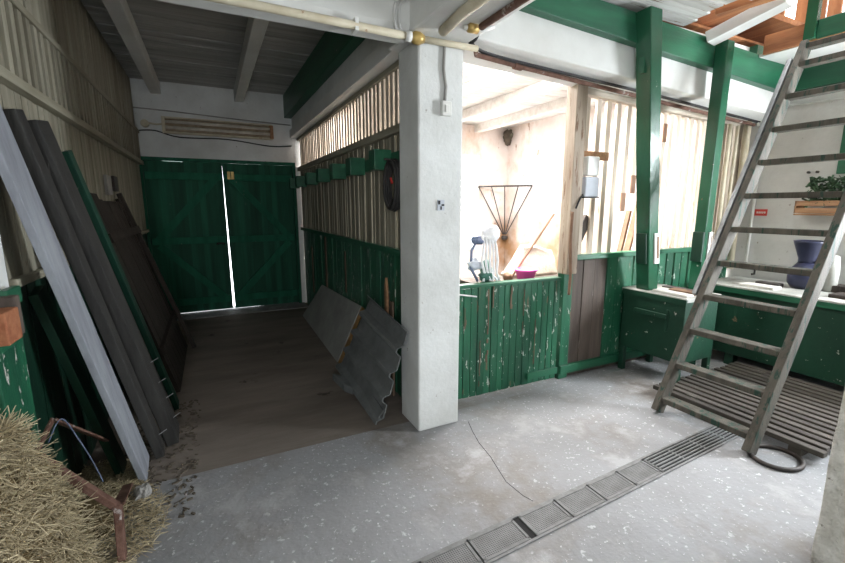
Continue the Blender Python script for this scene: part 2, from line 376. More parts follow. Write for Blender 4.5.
# loft above the hatch: end gable of orange boards with gaps, roof, other walls
lg = sroot('wall_loft')
m = MB(); y = -.6; k = 0
while y < 4.2:
    w = R.uniform(.11, .17)
    m.box(5.9, y, 3.0, 5.93, y + w, 4.9); y += w + (.016 if k % 3 else .11); k += 1
m.build('gable_boards', 'orange_wood', lg)
m = MB(); m.box(2.2, -1.0, 3.13, 2.25, 4.3, 4.9).box(2.2, -1.0, 3.13, 6.0, -.95, 4.9)
m.box(2.2, 4.2, 3.13, 6.0, 4.25, 4.9); m.build('loft_boards', 'orange_wood', lg)
m = MB(); m.box(2.2, -1, 4.9, 3.0, 4.3, 4.95).box(5.2, -1, 4.9, 6.0, 4.3, 4.95).box(3.0, 2.9, 4.9, 5.2, 4.3, 4.95).box(3.0, -1, 4.9, 5.2, -.1, 4.95)
m.build('roof_boards', 'orange_wood', lg)
m = MB(); m.box(5.42, -1, 2.99, 6.0, 2.9, 3.02).box(2.25, 2.53, 3.13, 6.0, 4.3, 3.15); m.build('loft_floor', 'orange_x', lg)

# ------------------------------------------------------------------ gate
def gate_planks(x0, x1, side, r):
    m = MB(); n = 12; w = (x1 - x0) / n
    for k in range(n):
        a, b = x0 + k * w, x0 + (k + 1) * w; j = r.uniform(-.003, .003); ab = a + (.018 if side and k == 0 else 0); at_ = a - (.012 if side and k == 0 else 0)
        zb, zt = (.022, 2.222) if side else (.024, 2.219)
        m.hexa([(ab, 7.12 + j, zb), (b, 7.12 + j, zb), (b, 7.15 + j, zb), (ab, 7.15 + j, zb), (at_, 7.12 + j, zt), (b, 7.12 + j, zt), (b, 7.15 + j, zt), (at_, 7.15 + j, zt)])
    return m
def gate_leaf(x0, x1, label, side):
    x0, x1 = (x0 - .004, x1 - .006) if not side else (x0 - .013, x1 + .012)
    t = thing('gate_leaf', label, 'gate', ((x0 + x1) / 2, 7.14, .04), 'double gate leaves')
    r = random.Random(11 if side else 12)
    t.rotation_euler = (0, 0, 0)
    gate_planks(x0, x1, side, r).build('plank_panel', 'green_gate', t)
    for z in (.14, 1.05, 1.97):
        B(x0 + .015, 7.085, z, x1 - .02, 7.119, z + .10).build('ledge', 'green_brace_lit', t, bevel=.004)
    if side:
        MB().bar((x0 + .1, 7.10, 2.0), (x1 - .1, 7.10, 1.12), .1, .032, (0, -1, 0)).build('brace', 'green_brace_lit', t)
        MB().bar((x0 + .1, 7.10, .22), (x1 - .1, 7.10, 1.04), .1, .032, (0, -1, 0)).build('brace', 'green_brace_lit', t)
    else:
        MB().bar((x1 - .1, 7.10, 2.0), (x0 + .1, 7.10, 1.12), .1, .032, (0, -1, 0)).build('brace', 'green_brace_lit', t)
        MB().bar((x1 - .1, 7.10, .22), (x0 + .1, 7.10, 1.04), .1, .032, (0, -1, 0)).build('brace', 'green_brace_lit', t)
    return t
gl = gate_leaf(-.78, .215, 'left leaf of the green plank gate, the darker one with latch', 0)
MB().tube([(.06, 7.08, 1.03), (.06, 7.04, 1.05), (.15, 7.04, 1.05), (.15, 7.08, 1.03)], .012).build('handle', 'iron', gl, smooth=True)
gr = gate_leaf(.235, 1.20, 'right leaf of the green plank gate, diagonal braces coloured lighter as if lit', 1)
m = MB(); m.box(.27, 7.07, 1.99, .31, 7.085, 2.10).box(.32, 7.07, 1.99, .36, 7.085, 2.10); m.build('bolt', 'brass', gr)
gf = sroot('door_1', (.22, 7.1, 0))
m = MB(); m.box(-.82, 7.08, 0, -.785, 7.2, 2.27).box(1.215, 7.08, 0, 1.26, 7.2, 2.27).box(-.785, 7.08, 2.225, 1.215, 7.2, 2.27)
m.box(-.80, 7.16, 0, -.74, 7.2, 2.25).box(1.15, 7.16, 0, 1.24, 7.2, 2.25).box(-.80, 7.16, 2.2, -.55, 7.2, 2.26).box(-.30, 7.16, 2.2, .30, 7.2, 2.26).box(.75, 7.16, 2.2, .95, 7.2, 2.26).box(-.8, 7.16, 0, -.52, 7.2, .06).box(.62, 7.16, 0, 1.24, 7.2, .06)
m.build('door_frame', 'green_gate', gf)
struct(B(-.82, 6.75, 0, 1.30, 7.3, .012).build('trim_5', 'concrete'))

# ------------------------------------------------------------------ fluorescent fixture on the gate wall
t = thing('fluorescent_light', 'old twin tube light fixture, unlit, over the gate', 'ceiling light', (.22, 7.08, 2.66))
m = MB(); m.hexa([(-.48, 7.04, 2.63), (.92, 7.04, 2.63), (.92, 7.10, 2.60), (-.48, 7.10, 2.60), (-.48, 7.04, 2.66), (.92, 7.04, 2.66), (.92, 7.10, 2.80), (-.48, 7.10, 2.80)])
m.build('reflector', 'lamp_inner', t)
m = MB(); m.box(-.50, 7.0, 2.60, -.46, 7.10, 2.80).box(-.50, 7.04, 2.79, .94, 7.10, 2.81).box(-.50, 7.02, 2.59, .94, 7.10, 2.615); m.build('housing', 'pipe_cream', t, bevel=.003)
B(.90, 7.0, 2.60, .95, 7.10, 2.79).build('end_cap', 'crate_wood', t, bevel=.003)
for z in (2.665, 2.74): MB().cyl((-.46, 7.02, z), (.90, 7.02, z), .021, 12).build('tube', 'tube_glass', t, smooth=True)
t = thing('junction_box', 'round cream junction box left of the tube light on gate wall', 'junction box', (-.70, 7.08, 2.66))
MB().cyl((-.70, 7.10, 2.70), (-.70, 7.04, 2.70), .05, 16).build('body', 'pipe_cream', t, bevel=.005)
MB().tube([(-.65, 7.07, 2.71), (-.56, 7.07, 2.70), (-.49, 7.07, 2.71)], .012).build('conduit', 'pipe_cream', t)
def cable(name, pts, r, m, label, sm=True, group=None):
    P = [V(p) for p in pts]; out = []
    for i in range(len(P) - 1):
        a, b, c, d = P[max(i - 1, 0)], P[i], P[i + 1], P[min(i + 2, len(P) - 1)]
        for k in range(6):
            u = k / 6; out.append(.5 * ((2 * b) + (c - a) * u + (2 * a - 5 * b + 4 * c - d) * u * u + (3 * b - a - 3 * c + d) * u ** 3))
    out.append(P[-1])
    return tag(MB().tube(out, r, 7).build(name, m, smooth=True), label, 'cable' if 'cable' in name else 'pipe', group)
cable('cable', [(-.83, 7.085, 2.90), (-.4, 7.085, 2.89), (.3, 7.085, 2.86), (1.22, 7.085, 2.83)], .009, 'cable_grey', 'thin grey cable running above the tube light fixture')
cable('cable', [(-.83, 7.085, 2.60), (-.6, 7.085, 2.62), (-.3, 7.085, 2.55), (.3, 7.085, 2.56), (.9, 7.085, 2.50), (1.22, 7.085, 2.52)], .009, 'cable_black', 'black sagging cable running below the tube light fixture')

# ------------------------------------------------------------------ saddle rail and coil on corridor screen
t = thing('saddle_rail', 'green rail with square blocks high on the cream plank wall', 'rail', (1.29, 5, 1.90))
B(1.27, 2.86, 1.90, 1.325, 7.05, 2.0).build('rail', 'green_y', t, bevel=.004)
for y in (3.10, 3.72, 4.32, 4.95, 5.6, 6.3, 6.85):
    B(1.13, y, 1.87, 1.27, y + .13, 2.02).build('block', 'green_y', t, bevel=.006)
t = thing('hose_coil', 'dark coiled hose hanging beside the white column', 'hose', (1.22, 2.98, 1.58))
for k in range(4):
    pts = [(1.20 + .018 * k, 2.97 + (.115 + .004 * k) * math.cos(a), 1.75 + (.17 + .006 * ((k * 7) % 3)) * math.sin(a)) for a in [2 * math.pi * i / 36 for i in range(36)]]
    MB().tube(pts, .012, 8, closed=True).build('loop', 'rubber', t, smooth=True)
MB().bar((1.19, 2.93, 1.80), (1.19, 2.90, 1.76), .012, .012).build('strap', 'red', t)
MB().cyl((1.33, 2.97, 1.925), (1.16, 2.97, 1.935), .008).build('hook', 'iron', t)

# ------------------------------------------------------------------ slabs leaning in the corridor
def leaning_sheet(p00, p01, p10, p11, th, n1=1, wav=None, rag=0, seed=0, ns=1):
    """bilinear sheet: p0* bottom edge (near->far), p1* top; wav(u,v) = outward offset; rag = ragged near edge"""
    m = MB(); bm = m.bm; r = random.Random(seed)
    p00, p01, p10, p11 = map(V, (p00, p01, p10, p11))
    nrm = (p01 - p00).cross(p10 - p00).normalized()
    if nrm.x > 0: nrm = -nrm
    off = [(r.uniform(-1, 1) * rag, r.uniform(-1, 1) * rag) for _ in range(n1 + 1)]
    F, K = [], []
    for j in range(n1 + 1):
        v = j / n1; rf, rk = [], []
        for i in range(ns + 1):
            u = i / ns
            uu = off[j][0] * (1 - u) + off[j][1] * .3 * u + u
            q = (p00 * (1 - uu) + p01 * uu) * (1 - v) + (p10 * (1 - uu) + p11 * uu) * v
            d = wav(u, v) if wav else 0
            rf.append(bm.verts.new(q + nrm * (d + th))); rk.append(bm.verts.new(q + nrm * d))
        F.append(rf); K.append(rk)
    for j in range(n1):
        for i in range(ns):
            bm.faces.new([F[j][i], F[j][i + 1], F[j + 1][i + 1], F[j + 1][i]]); bm.faces.new([K[j][i], K[j + 1][i], K[j + 1][i + 1], K[j][i + 1]])
        bm.faces.new([F[j][0], F[j + 1][0], K[j + 1][0], K[j][0]]); bm.faces.new([F[j][ns], K[j][ns], K[j + 1][ns], F[j + 1][ns]])
    for i in range(ns):
        bm.faces.new([F[0][i], K[0][i], K[0][i + 1], F[0][i + 1]]); bm.faces.new([F[n1][i], F[n1][i + 1], K[n1][i + 1], K[n1][i]])
    return m
t = thing('insulation_panel', 'flat grey panel with torn orange edge leaning on corridor wall', 'panel', (1.2, 5.1, 0))
leaning_sheet((1.07, 4.14, .0), (1.12, 6.25, .0), (1.30, 4.02, .60), (1.31, 5.75, .53), .012).build('face_sheet', 'slate_light', t)
leaning_sheet((1.078, 4.06, .0), (1.13, 6.2, .0), (1.308, 3.93, .595), (1.318, 5.75, .525), .012, n1=16, rag=.014, seed=4).build('torn_core', 'foam', t)
def ribs(u, v):
    x = (v * 4.0 + .15) % 1.0
    return .045 * max(0, min(1, min((x) / .12, (.42 - x) / .12))) if x < .42 else 0
t = thing('ribbed_sheet', 'dark grey ribbed roofing sheet leaning against white column', 'roofing sheet', (1.15, 3.3, 0))
leaning_sheet((1.02, 2.74, .0), (1.03, 3.90, .04), (1.21, 2.66, .74), (1.27, 3.60, .79), .01, n1=56, wav=ribs, rag=.0, seed=2, ns=6).build('sheet', 'slate', t)
leaning_sheet((.985, 2.76, .02), (1.02, 3.2, .02), (1.03, 2.72, .12), (1.06, 3.16, .12), .008, n1=6, rag=.03, seed=9).build('broken_flap', 'slate', t)
tag(MB().prism([(.98, 3.32, 0), (.93, 3.42, 0), (.90, 3.72, 0), (1.0, 3.6, 0)], (.0, 0, .07)).build('rubble_chunk', 'slate', bevel=.01), 'small grey chunk on floor at foot of ribbed sheet', 'rubble')
m = MB().prism([(1.29, 3.30, 0), (1.29, 3.36, 0), (1.29, 3.35, .93), (1.29, 3.325, 1.0), (1.29, 3.305, .9)], (.02, 0, 0))
tag(m.build('wood_offcut', 'crate_wood'), 'splintered pale wood stake sticking up behind ribbed sheet', 'stake')
tag(B(1.28, 3.16, 0, 1.30, 3.20, .82).build('wood_offcut', 'bare_wood'), 'short wood stick behind ribbed sheet nearest white column', 'stake')

# ------------------------------------------------------------------ pipes and switch at the column
t = thing('water_pipe', 'cream pipe with brass coupling along the white beam, corridor mouth', 'pipe', (.4, 2.48, 2.6))
MB().tube([(-.83, 2.475, 2.60), (.3, 2.475, 2.595), (1.19, 2.475, 2.585)], .022, 12).build('pipe_run', 'pipe_cream', t, smooth=True)
MB().tube([(1.19, 2.475, 2.585), (1.62, 2.485, 2.595)], .019, 12).build('pipe_run', 'pipe_cream', t, smooth=True)
MB().cyl((1.11, 2.475, 2.586), (1.145, 2.475, 2.586), .03).build('collar', 'plastic_white', t, smooth=True)
MB().lathe([(.02, 0), (.032, .01), (.036, .03), (.032, .05), (.02, .06)], (0, 0, 0), 16)
MB().tube([(1.15, 2.475, 2.586), (1.17, 2.475, 2.586), (1.20, 2.475, 2.586), (1.23, 2.475, 2.586)], lambda u: (.024, .036, .036, .024)[round(u * 3)], 14).build('coupling', 'brass', t, smooth=True)
B(.80, 2.455, 2.56, .82, 2.53, 2.63).build('pipe_clip', 'plastic_white', t)
t = thing('rusty_pipe', 'thin rusty pipe under white beam over the stall front', 'pipe', (2.8, 2.8, 2.6))
MB().tube([(1.62, 2.50, 2.59), (1.70, 2.62, 2.61), (2.1, 2.66, 2.60), (3.6, 2.68, 2.53), (5.3, 2.70, 2.455)], .017, 10).build('pipe_run', 'rust', t, smooth=True)
MB().tube([(2.05, 2.655, 2.60), (2.12, 2.66, 2.598)], .026, 10).build('coupling', 'rust', t)
for k in range(2):
    cable('cable', [(1.58, 2.50 + .0 * k, 2.64 + .02 * k), (1.8, 2.60 + .022 * k, 2.625), (2.6, 2.62 + .022 * k, 2.595), (3.6, 2.62 + .022 * k, 2.555), (4.6, 2.63 + .022 * k, 2.505), (5.28, 2.64 + .022 * k, 2.475)], .008, 'cable_black',
          ['front black cable under the white beam above stall front', 'rear black cable under the white beam above stall front'][k], group='beam cables')
t = thing('light_switch', 'white switch with grey cable on the white column', 'switch', (1.40, 2.51, 2.16))
sb = B(1.375, 2.495, 2.17, 1.445, 2.53, 2.26).build('body', 'plastic_white', t, bevel=.006)
B(1.395, 2.487, 2.19, 1.425, 2.495, 2.235).build('rocker', 'plastic_white', sb, bevel=.003)
MB().tube([(1.405, 2.52, 2.26), (1.412, 2.52, 2.35), (1.395, 2.52, 2.45), (1.40, 2.52, 2.60), (1.39, 2.52, 2.615)], .010, 8).build('cord', 'cable_grey', t, smooth=True)
t = thing('patch_plate', 'small black-marked plate low on the white column front', 'plate', (1.385, 2.525, 1.56))
pp = B(1.36, 2.522, 1.57, 1.41, 2.53, 1.64).build('plate', 'grey_box', t)
m = MB(); m.box(1.363, 2.519, 1.61, 1.378, 2.522, 1.635).box(1.388, 2.519, 1.60, 1.408, 2.522, 1.612).box(1.38, 2.519, 1.575, 1.39, 2.522, 1.598); m.build('marks', 'cable_black', pp)
t = thing('ceiling_conduit', 'cream conduit with brass fitting under the long white beam', 'conduit', (1.3, 2.0, 2.58))
MB().tube([(1.30, 2.36, 2.605), (1.27, 2.1, 2.60), (1.27, 1.2, 2.60)], .030, 12).build('pipe_run', 'pipe_cream', t, smooth=True)
MB().tube([(1.46, 2.20, 2.60), (1.46, 1.2, 2.60)], .020, 12).build('pipe_run', 'rust', t, smooth=True)
MB().tube([(1.40, 2.24, 2.60), (1.46, 2.24, 2.60)], .026, 12).build('coupling', 'brass', t, smooth=True)
MB().tube([(1.38, 2.26, 2.605), (1.5, 2.26, 2.605), (1.565, 2.22, 2.63)], .014, 10).build('elbow', 'plastic_white', t, smooth=True)
for k, (dx, lab) in enumerate([(0, 'outer white cable bending down beam end left of the column'), (.03, 'inner white cable bending down beam end left of the column')]):
    cable('cable', [(1.13 - dx, 1.5, 2.70 + dx), (1.12 - dx, 2.1, 2.72 + dx), (1.09 - dx, 2.40, 2.76), (1.08 - dx, 2.485, 2.74), (1.08 - dx, 2.485, 2.63), (1.11 - dx, 2.48, 2.61)], .009, 'cable_white', lab, group='white beam cables')
for k, lab in enumerate(['front black cable loop hanging at column top right', 'rear black cable loop hanging at column top right']):
    cable('cable', [(1.575, 2.45 + .03 * k, 2.78), (1.60, 2.44 + .03 * k, 2.70), (1.585, 2.44 + .03 * k, 2.64), (1.57, 2.47 + .03 * k, 2.62)], .010, 'cable_black', lab, group='column cable loops')

# ------------------------------------------------------------------ stall front
sf = sroot('wall_stall')
rs = random.Random(21)
B(2.79, 2.76, 1.0, 2.91, 2.88, 2.62).build('corner_post', 'post_worn', sf, bevel=.006)
B(2.80, 2.80, 0, 2.91, 2.88, 1.0).build('corner_post_foot', 'green_z', sf, bevel=.006)
B(2.88, 2.79, 2.56, 3.02, 2.87, 2.60)
MB().hexa([(2.91, 2.79, 2.53), (5.3, 2.79, 2.44), (5.3, 2.86, 2.44), (2.91, 2.86, 2.53), (2.91, 2.79, 2.60), (5.3, 2.79, 2.50), (5.3, 2.86, 2.50), (2.91, 2.86, 2.60)]).build('top_rail', 'cream_x', sf, bevel=.004)
B(2.91, 2.77, 1.12, 5.38, 2.87, 1.165).build('sill_rail', 'green_x', sf, bevel=.005)
vplanks('x', 2.91, 3.36, 2.815, .03, .06, 1.12, .15, .006, .008, r=rs).build('bare_planks', 'brown_z', sf)
m = MB(); 
for i, x in enumerate([3.36 + .125 * k for k in range(16)]):
    j = rs.uniform(-.004, .004)
    m.box(x, 2.81 + j, .06, x + (.122 if i < 2 else .098), 2.84 + j, 1.12)
m.build('green_planks', 'green_z', sf)
B(2.80, 2.775, .055, 5.38, 2.812, .135).build('bottom_rail', 'green_x', sf, bevel=.004)
B(2.8, 2.83, .0, 5.38, 2.87, .06).build('plinth', 'brown_z', sf)
m = MB(); mb = MB(); x = 2.955; i = 0
while x < 4.78:
    w = .052; zb = 1.165
    if i in (4, 5): zb = 1.58 + .17 * (i - 4)
    if i in (2,): zb = 1.17
    j = rs.uniform(-.006, .006)
    m.box(x + j, 2.815, zb, x + w + j, 2.84, 2.52 - .035 * (x - 2.9))
    if 4 <= i <= 8:
        z = 1.55 + .165 * (i - 4); mb.box(x + j - .006, 2.800, z, x + w + j - .004, 2.8145, z + .17)
    x += .128 if x < 3.9 else .105; i += 1
m.build('slats', 'cream_light', sf); mb.build('broken_brace_pieces', 'slat_brown', sf)
MB().bar((2.92, 2.85, 1.18), (3.10, 2.85, 1.50), .09, .03, (0, -1, 0)).build('brace', 'brown_z', sf)
vplanks('x', 4.80, 5.39, 2.80, .03, 1.165, 2.47, .115, .004, .004, r=rs).build('closed_planks', 'cream_light', sf)
m = MB(); m.tube([(4.98, 2.76, 1.17), (4.98, 2.76, 2.45)], .022, 10).tube([(5.26, 2.74, .9), (5.26, 2.74, 2.5)], .035, 12).tube([(5.10, 2.75, 1.17), (5.10, 2.75, 2.44)], .016, 10)
m.build('standpipes', 'pipe_cream', sf, smooth=True)
# door panel of stall
t = thing('stall_door', 'low green stall door with chipped paint and worn top edge', 'door', (2.2, 2.83, .0))
vplanks('x', 1.56, 2.775, 2.815, .03, .02, .955, .068, .004, .007, zj=.012, r=rs).build('plank_panel', 'green_z', t)
m = MB(); m.box(1.56, 2.846, .80, 2.775, 2.885, .94).box(1.56, 2.846, .1, 2.775, 2.885, .2)
m.build('rear_rail', 'brown_z', t)
m = MB(); m.hexa([(1.56, 2.80, .955), (2.775, 2.80, .945), (2.775, 2.875, .945), (1.56, 2.875, .955), (1.56, 2.80, .985), (2.775, 2.80, .972), (2.775, 2.875, .972), (1.56, 2.875, .985)])
m.build('top_rail', 'green_x', t, bevel=.006)
B(2.42, 2.785, .07, 2.77, 2.812, .13).build('batten', 'green_x', t, bevel=.003)
m = MB(); rk = random.Random(31)
for (x, za, zb, w) in ((1.99, .30, .93, .013), (2.035, .70, .95, .012), (2.22, .74, .94, .018), (1.765, .62, .9, .009), (1.92, .1, .5, .007), (2.5, .2, .62, .007), (2.36, .45, .9, .006)):
    z = za
    while z < zb:
        h = rk.uniform(.03, .09); o = rk.uniform(-.004, .004); ww = w * rk.uniform(.5, 1.2)
        if rk.random() < .85: m.box(x + o, 2.807, z, x + o + ww, 2.8125, min(z + h, zb))
        z += h
m.build('split_marks', 'bare_wood', t)
MB().tube([(1.57, 2.79, .93), (1.7, 2.785, .915), (1.86, 2.785, .885)], .007, 6).build('pull_cord', 'cable_white', t, smooth=True)
t = thing('socket_box', 'white plastic box over a grey one on stall slats', 'electric box', (3.02, 2.78, 1.66))
B(2.93, 2.73, 1.86, 3.07, 2.815, 2.02).build('upper_box', 'plastic_white', t, bevel=.01)
B(2.93, 2.74, 1.68, 3.09, 2.815, 1.85).build('lower_box', 'grey_box', t, bevel=.008)
B(2.925, 2.735, 1.668, 3.095, 2.815, 1.68).build('bottom_edge', 'cable_black', t)
B(2.92, 2.79, 2.00, 3.24, 2.8145, 2.07).build('mounting_board', 'crate_wood', t)
MB().tube([(2.93, 2.77, 1.70), (2.88, 2.75, 1.66), (2.83, 2.74, 1.58)], .008, 6).build('cord', 'cable_black', t)
cable('lead_rope', [(2.80, 2.745, 1.55), (2.785, 2.735, 1.35), (2.80, 2.735, 1.12), (2.815, 2.74, 1.0), (2.81, 2.74, .82)], .013, 'slat_brown', 'brown rope hanging on the stall corner post')['category'] = 'rope'
# ------------------------------------------------------------------ inside the stall
t = thing('hay_rack', 'triangular iron corner hay rack on stall wall', 'hay rack', (5.2, 6.9, .95))
A0, A1, LOW = V((4.70, 7.06, 1.97)), V((5.36, 6.28, 1.97)), V((5.30, 6.98, .98))
MB().tube([A0, A1], .016, 8).build('top_bar', 'iron', t)
for k in range(5):
    p = A0.lerp(A1, k / 4); MB().tube([p, p.lerp(LOW, .5), LOW + (p - LOW) * .06], .011, 7).build('bar', 'iron', t)
MB().lathe([(.05, 0), (.07, .04), (.06, .08)], tuple(LOW - V((0, 0, .05))), 14).build('foot', 'iron', t)
tag(MB().blob((5.30, 6.98, 2.92), (.09, .09, .15), 3, .4).build('bird_nest', 'nest'), 'dark mud nest in top corner of the stall', 'nest')
t = thing('halter_bundle', 'white and blue bundle of halters and straps over stall door', 'halters', (2.0, 2.9, .97))
MB().blob((2.08, 2.93, 1.37), (.085, .06, .075), 1, .35).build('white_cloth', 'cloth_white', t, smooth=True)
MB().blob((1.97, 2.93, 1.32), (.075, .04, .035), 2, .5).build('dark_cloth', 'cloth_blue', t, smooth=True)
MB().blob((1.93, 2.93, 1.12), (.06, .04, .05), 5, .5).build('grey_cloth', 'grey_box', t, smooth=True)
MB().tube([(1.94, 2.92, 1.32), (1.89, 2.92, 1.24), (1.885, 2.92, 1.10), (1.95, 2.91, .985)], .012, 8).build('strap', 'cloth_blue', t, smooth=True)
for k in range(5):
    x = 1.98 + .03 * k
    MB().tube([(x, 2.90, 1.36 - .01 * k), (x + .01, 2.89, 1.28), (x - .01 + .01 * k, 2.885, 1.15), (x + .02, 2.885, 1.05), (x + .04 * (k % 3), 2.87, .985)], .011, 7).build('strap', 'cloth_white', t, smooth=True)
MB().blob((2.02, 2.90, 1.02), (.06, .04, .045), 8, .4).build('dark_rag', 'cloth_green', t, smooth=True)
tag(MB().blob((1.72, 3.2, 1.02), (.12, .1, .12), 4, .2).build('feed_bag', 'cloth_white', smooth=True), 'pale bag just behind stall door near the white column', 'bag')
tag(MB().blob((1.72, 3.2, .45), (.15, .13, .48), 5, .1).build('feed_sack', 'sack', smooth=True), 'pale sack standing behind stall door under the bag', 'sack')
t = thing('feed_bench', 'plain wooden bench standing behind the green stall door', 'bench', (2.6, 3.3, 0))
m = MB(); m.box(2.15, 3.05, .84, 3.3, 3.6, .885); m.build('bench_top', 'brown_z', t)
for x in (2.2, 3.2):
    for y in (3.08, 3.52): B(x, y, 0, x + .06, y + .06, .84).build('leg', 'brown_z', t)
t = thing('pink_bucket', 'bright pink plastic tub behind the stall door', 'bucket', (2.70, 3.2, .885))
MB().lathe([(.075, 0), (.10, .10), (.112, .10), (.112, .115), (.09, .115), (.07, .02)], (2.70, 3.2, .885), 24).build('tub', 'pink', t, smooth=True)
tag(MB().blob((2.50, 3.22, .93), (.045, .045, .05), 6, .3).build('brush_head', 'slat_brown', smooth=True), 'small brown brush beside the pink tub', 'brush')
t = thing('feed_sack', 'large pale woven sack slumped behind pink tub', 'sack', (3.0, 3.45, .885))
m = MB().hexa([(2.62, 3.36, .885), (3.27, 3.36, .885), (3.27, 3.58, .885), (2.68, 3.58, .885), (2.83, 3.40, 1.19), (3.20, 3.40, 1.15), (3.18, 3.50, 1.14), (2.85, 3.50, 1.17)])
bmesh.ops.subdivide_edges(m.bm, edges=m.bm.edges[:], cuts=7, use_grid_fill=True)
for v in m.bm.verts:
    q = noise.noise(v.co * 5) * .05 + noise.noise(v.co * 13) * .018
    v.co += V((q, q * .8, q if v.co.z > .95 else 0)); v.co.z = max(v.co.z, .886)
m.build('bag', 'sack', t, smooth=True)
tag(MB().blob((2.31, 3.3, .98), (.06, .06, .12), 11, .25).build('rag_pile', 'cloth_green', smooth=True), 'dark green rag beside halters on the bench', 'rag')
tag(MB().tube([(2.60, 3.30, .9), (3.11, 3.30, 1.52)], .012, 8).build('fork_handle', 'slat_brown'), 'thin wooden tool handle leaning against the pale woven sack', 'tool handle')
tag(MB().bar((3.55, 3.05, .0), (3.9, 3.05, 1.55), .05, .03).build('loose_board', 'slat_brown'), 'brown board leaning behind stall slats beside green post', 'board')
tag(MB().bar((3.75, 3.15, .0), (4.25, 3.15, 1.9), .07, .03).build('loose_board', 'slat_brown'), 'tall brown board leaning behind slats between the green posts', 'board')

# ------------------------------------------------------------------ leaning green posts
def post(base, top, s, label):
    t = thing('support_post', label, 'post', base, 'green timber posts')
    MB().hexa([V(c) + V(d) for c in (base, top) for d in ((-s, -s, 0), (s, -s, 0), (s, s, 0), (-s, s, 0))]).build('shaft', 'green_clean', t, bevel=.008)
    b, p = V(base), V(top)
    z0, z1 = 1.08, 1.36
    f = lambda z: b.lerp(p, (z - b.z) / (p.z - b.z))
    A, C = f(z0), f(z1)
    y0 = -s - .012
    kp = MB().hexa([A + V((.0, y0, 0)), A + V((s, y0, 0)), A + V((s, y0 + .016, 0)), A + V((0, y0 + .016, 0)), C + V((.0, y0, 0)), C + V((s, y0, 0)), C + V((s, y0 + .016, 0)), C + V((0, y0 + .016, 0))]).build('keeper_plate', 'plastic_white', t, bevel=.002)
    A, C = f(z0 + .05), f(z1 - .03)
    MB().hexa([A + V((.03, y0 - .004, 0)), A + V((s - .015, y0 - .004, 0)), A + V((s - .015, y0 + .01, 0)), A + V((.03, y0 + .01, 0)), C + V((.03, y0 - .004, 0)), C + V((s - .015, y0 - .004, 0)), C + V((s - .015, y0 + .01, 0)), C + V((.03, y0 + .01, 0))]).build('slot', 'slat_brown', kp)
    A, C = f(z0), f(z1)
    MB().hexa([A + V((-s - .02, -.05, 0)), A + V((-s + .01, -.05, 0)), A + V((-s + .01, .05, 0)), A + V((-s - .02, .05, 0)), C + V((-s - .02, -.05, 0)), C + V((-s + .01, -.05, 0)), C + V((-s + .01, .05, 0)), C + V((-s - .02, .05, 0))]).build('side_cleat', 'green_dark', t, bevel=.003)
    return t
post((3.66, 2.60, .825), (3.085, 2.385, 3.05), .066, 'green timber post rising from the green chest, nearer the column')
post((4.23, 2.48, .0), (4.09, 2.39, 2.99), .052, 'green timber post just left of the ladder, farther from column')
# backing cleat at top of first post
struct(B(3.10, 2.40, 2.62, 3.20, 2.45, 3.08).build('trim_6', 'green_clean', bevel=.004))

# ------------------------------------------------------------------ chests
t = thing('feed_chest', 'green painted wooden chest on legs below the green post', 'chest', (3.8, 2.45, 0))
m = MB(); m.box(3.55, 2.15, .24, 4.02, 2.76, .79); m.build('body', 'green_box', t, bevel=.006)
m = MB(); m.box(3.54, 2.14, .79, 4.04, 2.775, .825); m.build('lid', 'lid_pale', t, bevel=.005)
B(3.535, 2.14, .77, 3.552, 2.765, .815).build('lid_edge', 'green_box', t)
for (x, y) in ((3.55, 2.71), (3.55, 2.155), (3.97, 2.155), (3.97, 2.71)):
    B(x, y, 0, x + .05, y + .05, .26).build('leg', 'green_box', t, bevel=.004)
m = MB(); m.box(3.525, 2.30, .615, 3.552, 2.62, .655).box(3.54, 2.29, .50, 3.553, 2.31, .70); m.build('handle', 'green_box', t, bevel=.004)
m = MB(); m.box(4.02, 2.18, .30, 4.024, 2.74, .74)
tag(B(3.60, 2.18, .825, 3.70, 2.50, .845).build('wood_offcut', 'paper', bevel=.004), 'flat pale board lying on front of chest lid', 'board')
tag(B(3.74, 2.20, .825, 3.84, 2.44, .850).build('wood_offcut', 'slat_brown', bevel=.004), 'brown wood offcut lying on chest lid', 'board')
tag(B(3.88, 2.25, .825, 3.97, 2.60, .838).build('metal_strip', 'iron', bevel=.003), 'dark metal strip lying at back of chest lid', 'strip')
t = thing('manger_bench', 'long dark green feed box along the end wall', 'bench', (4.9, 1.6, 0))
m = MB(); m.box(4.62, .3, .12, 4.66, 2.68, .78).box(4.66, 2.64, .12, 5.38, 2.68, .78).box(4.66, .3, .30, 5.38, .34, .78).box(4.66, .34, .30, 5.38, 2.64, .33)
m.build('body', 'green_box', t, bevel=.006)
m = MB(); m.box(4.60, .28, .78, 5.32, 2.69, .815); m.build('lid', 'lid_pale', t, bevel=.005)
B(4.595, .28, .75, 4.618, 2.69, .80).build('lid_edge', 'green_y', t)
for y in (.4, 1.3, 2.28): B(4.64, y, 0, 4.72, y + .08, .30).build('leg', 'green_box', t)
for y in (.4, 2.28): B(5.28, y, 0, 5.36, y + .08, .30).build('leg', 'green_box', t)
B(4.12, 2.16, .0, 4.16, 2.20, .72)
tag(B(4.70, 2.05, .815, 4.85, 2.34, .84).build('wood_offcut', 'paper', bevel=.004), 'pale board lying on end wall feed box near its left end', 'board')
tag(B(4.90, 2.10, .815, 5.0, 2.30, .85).build('metal_strip', 'iron', bevel=.004), 'dark iron strip lying on the feed box left of blue jar', 'strip')
tag(B(4.78, 1.48, .815, 5.0, 1.68, .845).build('wood_offcut', 'dark_z', bevel=.004), 'dark flat offcut on the feed box right of blue jar', 'board')
